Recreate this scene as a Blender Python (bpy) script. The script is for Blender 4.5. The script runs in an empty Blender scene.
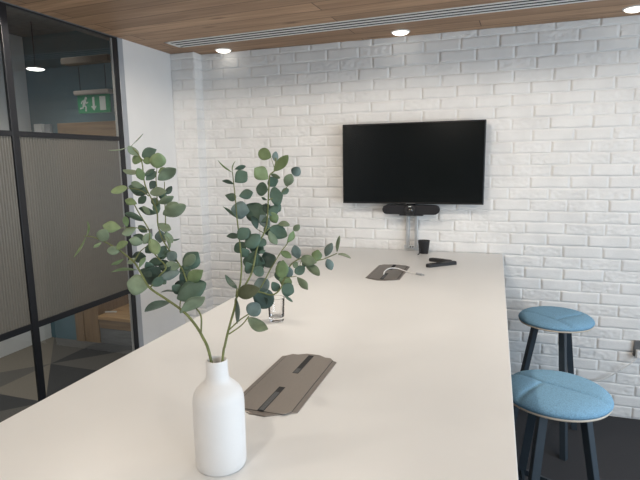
import bpy, bmesh, math, random
from mathutils import Vector, Matrix, noise
random.seed(7)
C = bpy.context.scene.collection
PI = math.pi

# ------------------------------------------------------------------ materials
def new_mat(name):
    m = bpy.data.materials.new(name); m.use_nodes = True
    nt = m.node_tree; nt.nodes.clear()
    out = nt.nodes.new('ShaderNodeOutputMaterial')
    return m, nt, out

def pbr(name, col, rough=.5, metal=0.0, var=.06, nscale=18, bump=0.0, bscale=60, spec=.5, stretch=(1, 1, 1), coat=0, rvar=0.0):
    m, nt, out = new_mat(name)
    N, L = nt.nodes, nt.links
    b = N.new('ShaderNodeBsdfPrincipled')
    b.inputs['Roughness'].default_value = rough
    b.inputs['Metallic'].default_value = metal
    b.inputs['Specular IOR Level'].default_value = spec
    b.inputs['Coat Weight'].default_value = coat
    tc = N.new('ShaderNodeTexCoord'); mp = N.new('ShaderNodeMapping')
    mp.inputs['Scale'].default_value = stretch
    L.new(tc.outputs['Object'], mp.inputs['Vector'])
    ns = N.new('ShaderNodeTexNoise'); ns.inputs['Scale'].default_value = nscale; ns.inputs['Detail'].default_value = 5
    L.new(mp.outputs['Vector'], ns.inputs['Vector'])
    r = N.new('ShaderNodeValToRGB')
    r.color_ramp.elements[0].position = .3; r.color_ramp.elements[1].position = .7
    r.color_ramp.elements[0].color = tuple(c * (1 - var) for c in col) + (1,)
    r.color_ramp.elements[1].color = tuple(min(1, c * (1 + var)) for c in col) + (1,)
    L.new(ns.outputs['Fac'], r.inputs['Fac']); L.new(r.outputs['Color'], b.inputs['Base Color'])
    if rvar:
        mr = N.new('ShaderNodeMapRange')
        mr.inputs['To Min'].default_value = rough - rvar; mr.inputs['To Max'].default_value = rough + rvar
        L.new(ns.outputs['Fac'], mr.inputs['Value']); L.new(mr.outputs['Result'], b.inputs['Roughness'])
    if bump:
        n2 = N.new('ShaderNodeTexNoise'); n2.inputs['Scale'].default_value = bscale; n2.inputs['Detail'].default_value = 4
        L.new(mp.outputs['Vector'], n2.inputs['Vector'])
        bp = N.new('ShaderNodeBump'); bp.inputs['Strength'].default_value = bump; bp.inputs['Distance'].default_value = .004
        L.new(n2.outputs['Fac'], bp.inputs['Height']); L.new(bp.outputs['Normal'], b.inputs['Normal'])
    L.new(b.outputs['BSDF'], out.inputs['Surface'])
    return m

def emit(name, col, s):
    m, nt, out = new_mat(name)
    e = nt.nodes.new('ShaderNodeEmission'); e.inputs['Color'].default_value = (*col, 1); e.inputs['Strength'].default_value = s
    nt.links.new(e.outputs['Emission'], out.inputs['Surface'])
    return m

def wood(name, c1, c2, axis='x', plank=None, rot=0.0, rough=.5, origin=(0, 0)):
    """procedural timber; grain runs along axis, optional planks of (width, length)"""
    m, nt, out = new_mat(name)
    N, L = nt.nodes, nt.links
    b = N.new('ShaderNodeBsdfPrincipled'); b.inputs['Roughness'].default_value = rough
    tc = N.new('ShaderNodeTexCoord'); mp = N.new('ShaderNodeMapping')
    mp.inputs['Rotation'].default_value = (0, 0, rot)
    mp.inputs['Location'].default_value = (origin[0], origin[1], 0)
    L.new(tc.outputs['Object'], mp.inputs['Vector'])
    mp2 = N.new('ShaderNodeMapping')
    mp2.inputs['Scale'].default_value = {'x': (1.1, 14, 14), 'z': (14, 14, 1.1), 'y': (14, 1.1, 14)}[axis]
    L.new(mp.outputs['Vector'], mp2.inputs['Vector'])
    ns = N.new('ShaderNodeTexNoise'); ns.inputs['Scale'].default_value = 1.6; ns.inputs['Detail'].default_value = 8
    ns.inputs['Distortion'].default_value = 1.1
    r = N.new('ShaderNodeValToRGB')
    r.color_ramp.elements[0].position = .28; r.color_ramp.elements[1].position = .72
    r.color_ramp.elements[0].color = (*c1, 1); r.color_ramp.elements[1].color = (*c2, 1)
    L.new(ns.outputs['Fac'], r.inputs['Fac'])
    col = r.outputs['Color']
    if plank:
        br = N.new('ShaderNodeTexBrick')
        br.inputs['Scale'].default_value = 1; br.inputs['Brick Width'].default_value = plank[1]
        br.inputs['Row Height'].default_value = plank[0]; br.inputs['Mortar Size'].default_value = .0035
        br.inputs['Mortar Smooth'].default_value = .3
        br.inputs['Color1'].default_value = (.66, .64, .62, 1); br.inputs['Color2'].default_value = (1.0, 1.0, 1.0, 1)
        br.inputs['Mortar'].default_value = (.25, .21, .18, 1); br.offset = .37
        L.new(mp.outputs['Vector'], br.inputs['Vector'])
        # shift the grain from board to board
        add = N.new('ShaderNodeVectorMath'); add.operation = 'MULTIPLY_ADD'
        L.new(br.outputs['Color'], add.inputs[0]); add.inputs[1].default_value = (9, 7, 5)
        L.new(mp2.outputs['Vector'], add.inputs[2]); L.new(add.outputs['Vector'], ns.inputs['Vector'])
        mx = N.new('ShaderNodeMix'); mx.data_type = 'RGBA'; mx.blend_type = 'MULTIPLY'; mx.inputs['Factor'].default_value = 1
        L.new(col, mx.inputs['A']); L.new(br.outputs['Color'], mx.inputs['B'])
        col = mx.outputs['Result']
        bp = N.new('ShaderNodeBump'); bp.inputs['Strength'].default_value = .5; bp.inputs['Distance'].default_value = .003
        bp.invert = True
        L.new(br.outputs['Fac'], bp.inputs['Height']); L.new(bp.outputs['Normal'], b.inputs['Normal'])
    else:
        L.new(mp2.outputs['Vector'], ns.inputs['Vector'])
    # knots
    vo = N.new('ShaderNodeTexVoronoi'); vo.inputs['Scale'].default_value = 1.0
    mp3 = N.new('ShaderNodeMapping')
    mp3.inputs['Scale'].default_value = {'x': (1.6, 5, 5), 'z': (5, 5, 1.6), 'y': (5, 1.6, 5)}[axis]
    L.new(mp.outputs['Vector'], mp3.inputs['Vector']); L.new(mp3.outputs['Vector'], vo.inputs['Vector'])
    kr = N.new('ShaderNodeValToRGB')
    kr.color_ramp.elements[0].position = .03; kr.color_ramp.elements[1].position = .12
    kr.color_ramp.elements[0].color = (.45, .38, .32, 1); kr.color_ramp.elements[1].color = (1, 1, 1, 1)
    L.new(vo.outputs['Distance'], kr.inputs['Fac'])
    m2 = N.new('ShaderNodeMix'); m2.data_type = 'RGBA'; m2.blend_type = 'MULTIPLY'; m2.inputs['Factor'].default_value = 1
    L.new(col, m2.inputs['A']); L.new(kr.outputs['Color'], m2.inputs['B'])
    L.new(m2.outputs['Result'], b.inputs['Base Color'])
    L.new(b.outputs['BSDF'], out.inputs['Surface'])
    return m

def pane_glass(name, tint, refl=1.0):
    """flat glazing: tinted straight-through light plus a Fresnel reflection"""
    m, nt, out = new_mat(name)
    N, L = nt.nodes, nt.links
    t = N.new('ShaderNodeBsdfTransparent'); t.inputs['Color'].default_value = (*tint, 1)
    g = N.new('ShaderNodeBsdfGlossy'); g.inputs['Roughness'].default_value = .02; g.inputs['Color'].default_value = (refl,) * 3 + (1,)
    lw = N.new('ShaderNodeLayerWeight'); lw.inputs['Blend'].default_value = .5
    pw = N.new('ShaderNodeMath'); pw.operation = 'POWER'; pw.inputs[1].default_value = 5
    L.new(lw.outputs['Facing'], pw.inputs[0])
    f = N.new('ShaderNodeMath'); f.operation = 'MULTIPLY_ADD'; f.inputs[1].default_value = .93; f.inputs[2].default_value = .07
    L.new(pw.outputs['Value'], f.inputs[0])
    mx = N.new('ShaderNodeMixShader')
    L.new(f.outputs['Value'], mx.inputs['Fac']); L.new(t.outputs['BSDF'], mx.inputs[1]); L.new(g.outputs['BSDF'], mx.inputs[2])
    L.new(mx.outputs['Shader'], out.inputs['Surface'])
    return m

def ribbed_glass(name):
    m, nt, out = new_mat(name)
    N, L = nt.nodes, nt.links
    b = N.new('ShaderNodeBsdfPrincipled')
    b.inputs['Base Color'].default_value = (.15, .143, .128, 1); b.inputs['Roughness'].default_value = .28
    tr = N.new('ShaderNodeBsdfTranslucent'); tr.inputs['Color'].default_value = (.25, .24, .21, 1)
    tp = N.new('ShaderNodeBsdfTransparent'); tp.inputs['Color'].default_value = (.7, .7, .68, 1)
    m1 = N.new('ShaderNodeMixShader'); m1.inputs['Fac'].default_value = .45
    L.new(b.outputs['BSDF'], m1.inputs[1]); L.new(tr.outputs['BSDF'], m1.inputs[2])
    m2 = N.new('ShaderNodeMixShader'); m2.inputs['Fac'].default_value = .10
    L.new(m1.outputs['Shader'], m2.inputs[1]); L.new(tp.outputs['BSDF'], m2.inputs[2])
    L.new(m2.outputs['Shader'], out.inputs['Surface'])
    return m

def leaf_mat(name, c, back):
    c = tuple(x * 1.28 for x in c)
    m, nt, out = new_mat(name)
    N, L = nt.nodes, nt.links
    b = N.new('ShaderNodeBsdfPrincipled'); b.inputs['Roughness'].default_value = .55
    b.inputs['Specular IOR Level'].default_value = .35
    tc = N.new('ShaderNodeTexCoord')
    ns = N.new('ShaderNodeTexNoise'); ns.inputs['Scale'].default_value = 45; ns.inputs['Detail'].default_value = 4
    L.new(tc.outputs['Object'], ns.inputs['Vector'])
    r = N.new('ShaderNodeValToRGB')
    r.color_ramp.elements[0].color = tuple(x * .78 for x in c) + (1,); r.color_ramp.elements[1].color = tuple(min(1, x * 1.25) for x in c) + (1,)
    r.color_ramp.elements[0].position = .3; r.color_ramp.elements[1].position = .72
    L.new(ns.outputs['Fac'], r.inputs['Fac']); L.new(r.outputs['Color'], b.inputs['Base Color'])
    tr = N.new('ShaderNodeBsdfTranslucent'); tr.inputs['Color'].default_value = (*back, 1)
    mx = N.new('ShaderNodeMixShader'); mx.inputs['Fac'].default_value = .16
    L.new(b.outputs['BSDF'], mx.inputs[1]); L.new(tr.outputs['BSDF'], mx.inputs[2])
    L.new(mx.outputs['Shader'], out.inputs['Surface'])
    return m

M = {}
M['brick'] = pbr('white_painted_brick', (.80, .795, .785), .55, var=.05, nscale=7, bump=.35, bscale=90)
M['white_wall'] = pbr('white_paint', (.80, .795, .785), .6, var=.02, nscale=4, bump=.05, bscale=200)
M['grey_wall'] = pbr('grey_paint', (.30, .31, .32), .6, var=.02)
M['blue_wall'] = pbr('blue_paint', (.10, .185, .225), .6, var=.08, nscale=5)
M['dark_soffit'] = pbr('grey_soffit', (.16, .165, .17), .8, var=.15, nscale=20)
M['table'] = pbr('warm_white_laminate', (.69, .70, .70), .36, var=.018, nscale=3.5, spec=.45, rvar=.07)
M['table_edge'] = pbr('white_edge', (.78, .77, .75), .4)
M['carpet'] = pbr('charcoal_carpet', (.056, .057, .062), .95, var=.35, nscale=220, bump=.6, bscale=500, spec=.1)
M['tile_a'] = pbr('brown_grey_carpet', (.20, .178, .152), .95, var=.25, nscale=150, spec=.1)
M['tile_b'] = pbr('dark_carpet', (.062, .062, .064), .95, var=.25, nscale=150, spec=.1)
M['tile_c'] = pbr('mid_grey_carpet', (.125, .118, .11), .95, var=.25, nscale=150, spec=.1)
M['black_metal'] = pbr('black_powder_coat', (.008, .009, .012), .42, var=.1, nscale=30)
M['navy_leg'] = pbr('dark_slate_legs', (.034, .048, .062), .45, var=.08, nscale=30, spec=.6)
M['grey_strip'] = pbr('grey_strip', (.36, .38, .41), .45, var=.03)
M['pale_strip'] = pbr('pale_strip', (.25, .25, .24), .4, var=.03)
M['screen'] = pbr('black_screen', (.002, .0035, .004), .2, var=.1, spec=.3)
M['bezel'] = pbr('black_bezel', (.004, .004, .005), .3, var=.1)
M['plastic'] = pbr('black_plastic', (.010, .011, .014), .5, var=.1, bump=.1, bscale=300)
M['mesh_cloth'] = pbr('dark_speaker_cloth', (.018, .018, .021), .9, var=.3, nscale=300, bump=.3, bscale=900)
M['lens'] = pbr('dark_lens', (.004, .004, .006), .08, var=.1, coat=1)
M['alu'] = pbr('brushed_aluminium', (.60, .63, .66), .35, metal=.9, var=.05, nscale=40, stretch=(20, 20, 1))
M['plate'] = pbr('bronze_grey_metal', (.30, .275, .25), .42, metal=.75, var=.05, nscale=60, stretch=(20, 1, 1))
M['plate_rim'] = pbr('bronze_grey_rim', (.27, .245, .225), .38, metal=.75, var=.05, nscale=60)
M['slot'] = pbr('black_brush_slot', (.006, .007, .009), .7, var=.3, nscale=300)
M['brush'] = pbr('grey_brush', (.075, .08, .085), .7, var=.3, nscale=300)
M['ceramic'] = pbr('matt_white_ceramic', (.69, .69, .69), .5, var=.012, nscale=20, bump=.05, bscale=150, spec=.35)
M['fabric'] = pbr('blue_wool', (.20, .37, .52), .95, var=.22, nscale=260, bump=.5, bscale=420, spec=.15)
M['ply'] = pbr('pale_plywood', (.58, .50, .40), .5, var=.1, nscale=60, stretch=(1, 1, 8))
M['stem'] = pbr('green_stem', (.13, .15, .05), .6, var=.3, nscale=60)
M['white_plastic'] = pbr('white_plastic', (.75, .75, .74), .35, var=.02)
M['grey_metal'] = pbr('grey_metal_plate', (.16, .165, .17), .4, metal=.3, var=.05)
M['vent'] = pbr('white_vent_metal', (.84, .83, .81), .4, var=.02)
M['vent_dark'] = pbr('slot_shade_black', (.010, .010, .011), .8)
M['green'] = pbr('green_sign', (.02, .26, .115), .4, var=.03)
M['sign_white'] = pbr('white_symbol', (.62, .66, .64), .4, var=.02)
M['tray'] = pbr('brown_tray', (.17, .15, .13), .6, var=.08)
M['beige'] = pbr('beige_housing', (.34, .30, .27), .5, var=.04)
M['ceiling_wood'] = wood('ceiling_boards', (.40, .235, .13), (.66, .42, .255), 'x', (.148, 2.1), math.radians(3.0), .55, (.3, .043))
M['joinery'] = wood('oak_joinery', (.235, .145, .075), (.37, .245, .14), 'x', None, 0, .45)
M['joinery_v'] = wood('oak_panel', (.22, .135, .07), (.34, .22, .12), 'z', None, 0, .45)
M['seat_wood'] = wood('oak_seat', (.42, .25, .11), (.60, .38, .19), 'x', None, 0, .4)
M['plinth'] = pbr('grey_plinth', (.20, .205, .21), .25, var=.2, nscale=6, stretch=(1, 1, 6), spec=.6)
M['glass'] = pane_glass('clear_partition_glass', (.70, .73, .73))
M['ribbed'] = ribbed_glass('ribbed_glass')
M['lamp'] = emit('lit_downlight', (1, .93, .82), 4)
M['lamp_far'] = emit('lit_pendant', (1, .97, .9), 9)
m, nt, out = new_mat('tumbler_glass')
g = nt.nodes.new('ShaderNodeBsdfGlass'); g.inputs['IOR'].default_value = 1.36; g.inputs['Roughness'].default_value = 0
tcn = nt.nodes.new('ShaderNodeTexCoord'); nn = nt.nodes.new('ShaderNodeTexNoise'); nn.inputs['Scale'].default_value = 30
nt.links.new(tcn.outputs['Object'], nn.inputs['Vector'])
bpn = nt.nodes.new('ShaderNodeBump'); bpn.inputs['Strength'].default_value = .03
nt.links.new(nn.outputs['Fac'], bpn.inputs['Height']); nt.links.new(bpn.outputs['Normal'], g.inputs['Normal'])
nt.links.new(g.outputs['BSDF'], out.inputs['Surface']); M['tumbler'] = m
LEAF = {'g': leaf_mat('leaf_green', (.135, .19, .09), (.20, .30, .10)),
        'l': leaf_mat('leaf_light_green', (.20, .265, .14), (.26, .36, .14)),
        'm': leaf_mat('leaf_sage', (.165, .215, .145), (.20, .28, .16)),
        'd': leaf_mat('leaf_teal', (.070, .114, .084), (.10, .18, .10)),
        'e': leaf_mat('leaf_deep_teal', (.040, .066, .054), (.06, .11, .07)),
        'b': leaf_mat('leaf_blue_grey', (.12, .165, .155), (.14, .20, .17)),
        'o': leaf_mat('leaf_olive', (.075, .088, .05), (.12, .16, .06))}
TONES = 'glmdebo'

# ------------------------------------------------------------------ helpers
def link(o, parent=None):
    C.objects.link(o)
    if parent is not None:
        o.parent = parent
    return o

def obj(name, bm, mats, parent=None, smooth=False, loc=None):
    me = bpy.data.meshes.new(name)
    bmesh.ops.recalc_face_normals(bm, faces=bm.faces)
    bm.to_mesh(me); bm.free()
    for mt in (mats if isinstance(mats, (list, tuple)) else [mats]):
        me.materials.append(mt)
    if smooth:
        me.polygons.foreach_set('use_smooth', [True] * len(me.polygons))
    o = bpy.data.objects.new(name, me)
    if loc is not None:
        o.location = loc
    return link(o, parent)

def thing(name, label, cat, loc=(0, 0, 0), rz=0.0, group=None):
    o = bpy.data.objects.new(name, None); o.empty_display_size = .05
    o.location = loc; o.rotation_euler = (0, 0, rz)
    o['label'] = label; o['category'] = cat
    if group: o['group'] = group
    return link(o)

def tag(o, label, cat, group=None):
    o['label'] = label; o['category'] = cat
    if group: o['group'] = group
    return o

def struct(o):
    o['kind'] = 'structure'; return o

def dup(root, loc, rz, label):
    r = root.copy(); C.objects.link(r); r.location = loc; r.rotation_euler = (0, 0, rz); r['label'] = label
    for ch in list(root.children):
        c = ch.copy(); C.objects.link(c); c.parent = r
        for g_ in list(ch.children):
            d = g_.copy(); C.objects.link(d); d.parent = c
    return r

def box(bm, x0, x1, y0, y1, z0, z1, bev=0.0, seg=2, mi=0, mat=None):
    r = bmesh.ops.create_cube(bm, size=1)
    vs = r['verts']
    for v in vs:
        v.co = Vector((x0 + (v.co.x + .5) * (x1 - x0), y0 + (v.co.y + .5) * (y1 - y0), z0 + (v.co.z + .5) * (z1 - z0)))
    fs = set(f for v in vs for f in v.link_faces)
    for f in fs: f.material_index = mi
    if bev > 0:
        es = list(set(e for v in vs for e in v.link_edges))
        rr = bmesh.ops.bevel(bm, geom=es, offset=bev, segments=seg, affect='EDGES', profile=.5)
        vs = list(set(v for f in rr['faces'] for v in f.verts) | set(v for v in vs if v.is_valid))
        for f in rr['faces']: f.material_index = mi
    if mat is not None:
        bmesh.ops.transform(bm, matrix=mat, verts=[v for v in vs if v.is_valid])
    return vs

def lathe(bm, prof, n=48, cx=0.0, cy=0.0, mi=0, cap0=True, cap1=False):
    rings = []
    for r, z in prof:
        rings.append([bm.verts.new((cx + r * math.cos(2 * PI * i / n), cy + r * math.sin(2 * PI * i / n), z)) for i in range(n)])
    for a, b in zip(rings, rings[1:]):
        for i in range(n):
            bm.faces.new((a[i], a[(i + 1) % n], b[(i + 1) % n], b[i])).material_index = mi
    if cap0: bm.faces.new(rings[0][::-1]).material_index = mi
    if cap1: bm.faces.new(rings[-1]).material_index = mi
    return rings

def catmull(pts, k=6):
    P = [Vector(p) for p in pts]
    P = [P[0] * 2 - P[1]] + P + [P[-1] * 2 - P[-2]]
    out = []
    for i in range(1, len(P) - 2):
        for j in range(k):
            t = j / k
            a, b, c, d = P[i - 1:i + 3]
            out.append(.5 * ((2 * b) + (c - a) * t + (2 * a - 5 * b + 4 * c - d) * t * t + (3 * b - a - 3 * c + d) * t ** 3))
    out.append(P[-2])
    return out

def tube(bm, pts, r0, r1=None, n=8, k=6, mi=0, smoothpath=True):
    r1 = r0 if r1 is None else r1
    Q = catmull(pts, k) if smoothpath and len(pts) > 2 else [Vector(p) for p in pts]
    rings = []
    up = Vector((.3, .2, 1)).normalized()
    for i, q in enumerate(Q):
        t = (Q[min(i + 1, len(Q) - 1)] - Q[max(i - 1, 0)]).normalized()
        s = t.cross(up)
        if s.length < 1e-3: s = t.cross(Vector((1, 0, 0)))
        s.normalize(); u = s.cross(t)
        up = u
        r = r0 + (r1 - r0) * i / max(1, len(Q) - 1)
        rings.append([bm.verts.new(q + (s * math.cos(2 * PI * j / n) + u * math.sin(2 * PI * j / n)) * r) for j in range(n)])
    for a, b in zip(rings, rings[1:]):
        for j in range(n):
            bm.faces.new((a[j], a[(j + 1) % n], b[(j + 1) % n], b[j])).material_index = mi
    bm.faces.new(rings[0][::-1]).material_index = mi; bm.faces.new(rings[-1]).material_index = mi

def prism(bm, poly, z0, z1, mi=0, bev=0.0):
    b = [bm.verts.new((x, y, z0)) for x, y in poly]; t = [bm.verts.new((x, y, z1)) for x, y in poly]
    n = len(poly)
    fs = [bm.faces.new(b[::-1]), bm.faces.new(t)]
    for i in range(n): fs.append(bm.faces.new((b[i], b[(i + 1) % n], t[(i + 1) % n], t[i])))
    for f in fs: f.material_index = mi
    if bev:
        es = list(fs[1].edges)
        rr = bmesh.ops.bevel(bm, geom=es, offset=bev, segments=2, affect='EDGES', profile=.5)
        for f in rr['faces']: f.material_index = mi
    return b + t

# ------------------------------------------------------------------ plant data: leaf = base, tip, width vector, tone
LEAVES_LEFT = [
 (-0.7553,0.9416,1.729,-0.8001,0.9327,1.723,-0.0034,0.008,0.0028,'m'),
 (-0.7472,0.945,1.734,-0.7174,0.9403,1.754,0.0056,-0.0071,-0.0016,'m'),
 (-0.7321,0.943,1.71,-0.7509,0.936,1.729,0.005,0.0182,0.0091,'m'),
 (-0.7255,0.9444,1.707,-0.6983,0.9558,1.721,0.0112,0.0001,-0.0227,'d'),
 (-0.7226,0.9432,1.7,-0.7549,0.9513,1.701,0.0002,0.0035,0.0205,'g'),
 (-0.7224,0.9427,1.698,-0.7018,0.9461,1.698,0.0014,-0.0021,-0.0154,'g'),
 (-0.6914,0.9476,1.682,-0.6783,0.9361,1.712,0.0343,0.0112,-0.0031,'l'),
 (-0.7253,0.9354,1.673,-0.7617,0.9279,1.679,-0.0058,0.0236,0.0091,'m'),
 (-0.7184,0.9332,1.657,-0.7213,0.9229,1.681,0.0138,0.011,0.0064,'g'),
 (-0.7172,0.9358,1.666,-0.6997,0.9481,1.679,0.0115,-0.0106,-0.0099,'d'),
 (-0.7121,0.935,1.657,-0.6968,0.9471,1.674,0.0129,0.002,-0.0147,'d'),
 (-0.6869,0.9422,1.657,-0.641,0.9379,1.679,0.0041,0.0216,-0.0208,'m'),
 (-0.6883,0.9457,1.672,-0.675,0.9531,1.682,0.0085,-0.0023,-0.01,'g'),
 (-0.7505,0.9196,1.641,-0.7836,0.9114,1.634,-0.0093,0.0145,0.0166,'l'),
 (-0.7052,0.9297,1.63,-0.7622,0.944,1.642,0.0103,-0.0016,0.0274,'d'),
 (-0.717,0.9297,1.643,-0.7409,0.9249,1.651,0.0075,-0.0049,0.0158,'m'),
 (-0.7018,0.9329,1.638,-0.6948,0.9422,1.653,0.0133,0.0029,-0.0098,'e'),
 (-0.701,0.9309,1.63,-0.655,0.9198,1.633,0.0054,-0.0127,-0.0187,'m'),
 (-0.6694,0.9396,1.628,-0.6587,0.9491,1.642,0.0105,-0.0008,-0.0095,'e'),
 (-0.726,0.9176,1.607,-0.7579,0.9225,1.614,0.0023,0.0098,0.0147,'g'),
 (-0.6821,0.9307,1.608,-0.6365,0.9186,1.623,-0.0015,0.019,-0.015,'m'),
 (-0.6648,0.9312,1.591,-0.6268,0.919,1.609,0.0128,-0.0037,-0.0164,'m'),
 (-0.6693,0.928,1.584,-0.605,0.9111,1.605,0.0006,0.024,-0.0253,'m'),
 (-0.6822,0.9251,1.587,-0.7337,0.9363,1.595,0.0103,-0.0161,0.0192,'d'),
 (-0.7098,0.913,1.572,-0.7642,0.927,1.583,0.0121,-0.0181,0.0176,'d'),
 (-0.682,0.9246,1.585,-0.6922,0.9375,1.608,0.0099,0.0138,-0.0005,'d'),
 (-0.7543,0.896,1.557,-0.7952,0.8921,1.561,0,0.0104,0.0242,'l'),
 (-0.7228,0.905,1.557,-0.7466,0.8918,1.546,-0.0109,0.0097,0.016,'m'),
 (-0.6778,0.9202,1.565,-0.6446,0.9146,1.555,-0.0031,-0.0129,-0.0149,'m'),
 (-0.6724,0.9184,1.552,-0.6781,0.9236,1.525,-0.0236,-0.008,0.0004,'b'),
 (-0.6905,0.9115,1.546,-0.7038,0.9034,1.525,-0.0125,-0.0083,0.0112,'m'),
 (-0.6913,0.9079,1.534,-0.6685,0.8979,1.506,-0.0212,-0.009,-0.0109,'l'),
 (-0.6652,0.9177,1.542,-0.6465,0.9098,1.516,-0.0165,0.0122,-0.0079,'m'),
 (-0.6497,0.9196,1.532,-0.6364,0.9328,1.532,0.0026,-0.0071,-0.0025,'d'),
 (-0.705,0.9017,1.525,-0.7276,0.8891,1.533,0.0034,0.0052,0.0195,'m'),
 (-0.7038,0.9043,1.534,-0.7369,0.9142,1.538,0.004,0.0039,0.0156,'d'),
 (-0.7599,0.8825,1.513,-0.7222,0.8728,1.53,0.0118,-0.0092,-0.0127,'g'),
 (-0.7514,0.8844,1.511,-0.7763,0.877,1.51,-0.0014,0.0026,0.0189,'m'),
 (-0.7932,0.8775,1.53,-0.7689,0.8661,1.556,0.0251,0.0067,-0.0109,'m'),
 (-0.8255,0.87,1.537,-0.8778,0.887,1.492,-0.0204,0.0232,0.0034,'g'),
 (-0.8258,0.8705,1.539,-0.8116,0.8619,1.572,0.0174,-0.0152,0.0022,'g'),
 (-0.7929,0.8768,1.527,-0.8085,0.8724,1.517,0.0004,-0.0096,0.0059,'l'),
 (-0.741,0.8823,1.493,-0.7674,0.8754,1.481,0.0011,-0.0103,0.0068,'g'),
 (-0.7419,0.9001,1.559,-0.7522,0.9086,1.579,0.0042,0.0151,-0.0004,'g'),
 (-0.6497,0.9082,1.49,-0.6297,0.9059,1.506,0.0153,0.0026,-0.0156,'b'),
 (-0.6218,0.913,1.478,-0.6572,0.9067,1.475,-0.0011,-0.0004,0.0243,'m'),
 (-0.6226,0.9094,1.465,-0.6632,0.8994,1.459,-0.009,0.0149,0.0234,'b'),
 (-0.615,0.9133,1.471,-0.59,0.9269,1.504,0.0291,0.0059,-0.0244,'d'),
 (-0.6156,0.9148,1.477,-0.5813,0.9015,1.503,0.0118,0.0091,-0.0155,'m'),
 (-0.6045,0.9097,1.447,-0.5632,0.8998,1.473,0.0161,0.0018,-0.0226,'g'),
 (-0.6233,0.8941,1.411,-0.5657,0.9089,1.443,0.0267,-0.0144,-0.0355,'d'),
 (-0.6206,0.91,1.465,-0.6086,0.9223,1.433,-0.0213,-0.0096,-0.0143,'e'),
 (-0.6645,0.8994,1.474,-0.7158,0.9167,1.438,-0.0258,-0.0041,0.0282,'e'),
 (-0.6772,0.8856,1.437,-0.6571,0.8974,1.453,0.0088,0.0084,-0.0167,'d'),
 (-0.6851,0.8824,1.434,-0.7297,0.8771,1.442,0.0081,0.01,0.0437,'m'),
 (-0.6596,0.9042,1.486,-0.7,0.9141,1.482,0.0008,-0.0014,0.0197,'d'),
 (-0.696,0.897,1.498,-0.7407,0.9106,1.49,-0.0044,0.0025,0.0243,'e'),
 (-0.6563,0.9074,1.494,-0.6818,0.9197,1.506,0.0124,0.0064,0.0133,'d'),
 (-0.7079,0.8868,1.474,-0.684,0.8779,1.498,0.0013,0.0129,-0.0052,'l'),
 (-0.637,0.8884,1.405,-0.7134,0.9084,1.373,0.0041,-0.031,0.0216,'d'),
 (-0.6226,0.898,1.424,-0.6698,0.9081,1.418,-0.002,0.006,0.0021,'e'),
 (-0.6144,0.8889,1.382,-0.5487,0.8752,1.423,0.0033,0.032,-0.026,'m'),
 (-0.7116,0.8846,1.47,-0.7613,0.8697,1.466,0.0034,-0.0113,0.0085,'g'),
 (-0.6027,0.9052,1.429,-0.6409,0.9189,1.436,0.0096,0.0068,0.0215,'e'),
 (-0.6707,0.9032,1.494,-0.6623,0.9182,1.516,0.0142,0.0082,-0.0112,'d'),
 (-0.6435,0.9044,1.47,-0.6747,0.9145,1.483,0.0139,0.0079,0.0188,'e'),
 (-0.6947,0.894,1.486,-0.6907,0.9064,1.462,-0.0175,-0.0078,-0.0109,'d'),
 (-0.6793,0.8906,1.457,-0.7139,0.9004,1.466,0.0093,0.0063,0.0189,'e'),
 (-0.6489,0.895,1.441,-0.6757,0.9059,1.454,0.0141,0.0073,0.0151,'d'),
 (-0.6328,0.912,1.486,-0.6532,0.9219,1.505,0.0175,0.0077,0.0109,'d'),
 (-0.6014,0.9134,1.457,-0.6243,0.9241,1.475,0.0186,0.0086,0.0137,'d'),
 (-0.6362,0.8976,1.437,-0.6198,0.9083,1.422,-0.01,-0.0064,-0.0184,'d'),
 (-0.6966,0.9204,1.585,-0.7111,0.9176,1.601,0.0109,-0.0034,0.0101,'m'),
 (-0.7087,0.927,1.623,-0.7371,0.9386,1.607,-0.0116,-0.002,0.0119,'d'),
 (-0.6773,0.9304,1.602,-0.7066,0.9439,1.616,0.01,0.0054,0.0122,'d'),
 (-0.6595,0.921,1.548,-0.6405,0.9131,1.528,-0.0062,-0.0162,-0.0044,'m'),
 (-0.699,0.9096,1.548,-0.7291,0.923,1.558,0.0054,0.0105,0.0098,'d'),
 (-0.6836,0.9062,1.519,-0.7099,0.9159,1.503,-0.0124,-0.0018,0.0147,'d'),
 (-0.6559,0.912,1.51,-0.6514,0.9252,1.491,-0.0122,-0.0057,-0.0096,'d'),
 (-0.7163,0.89,1.494,-0.7343,0.8857,1.484,-0.0089,0.0058,0.0097,'m'),
 (-0.6823,0.9368,1.631,-0.674,0.9485,1.616,-0.0108,-0.0056,-0.0115,'d'),
 (-0.718,0.9378,1.674,-0.7354,0.936,1.666,-0.0065,-0.0004,0.0112,'g'),
 (-0.6093,0.8988,1.413,-0.5967,0.9109,1.428,0.0171,0.0029,-0.0174,'d'),
]
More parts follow.
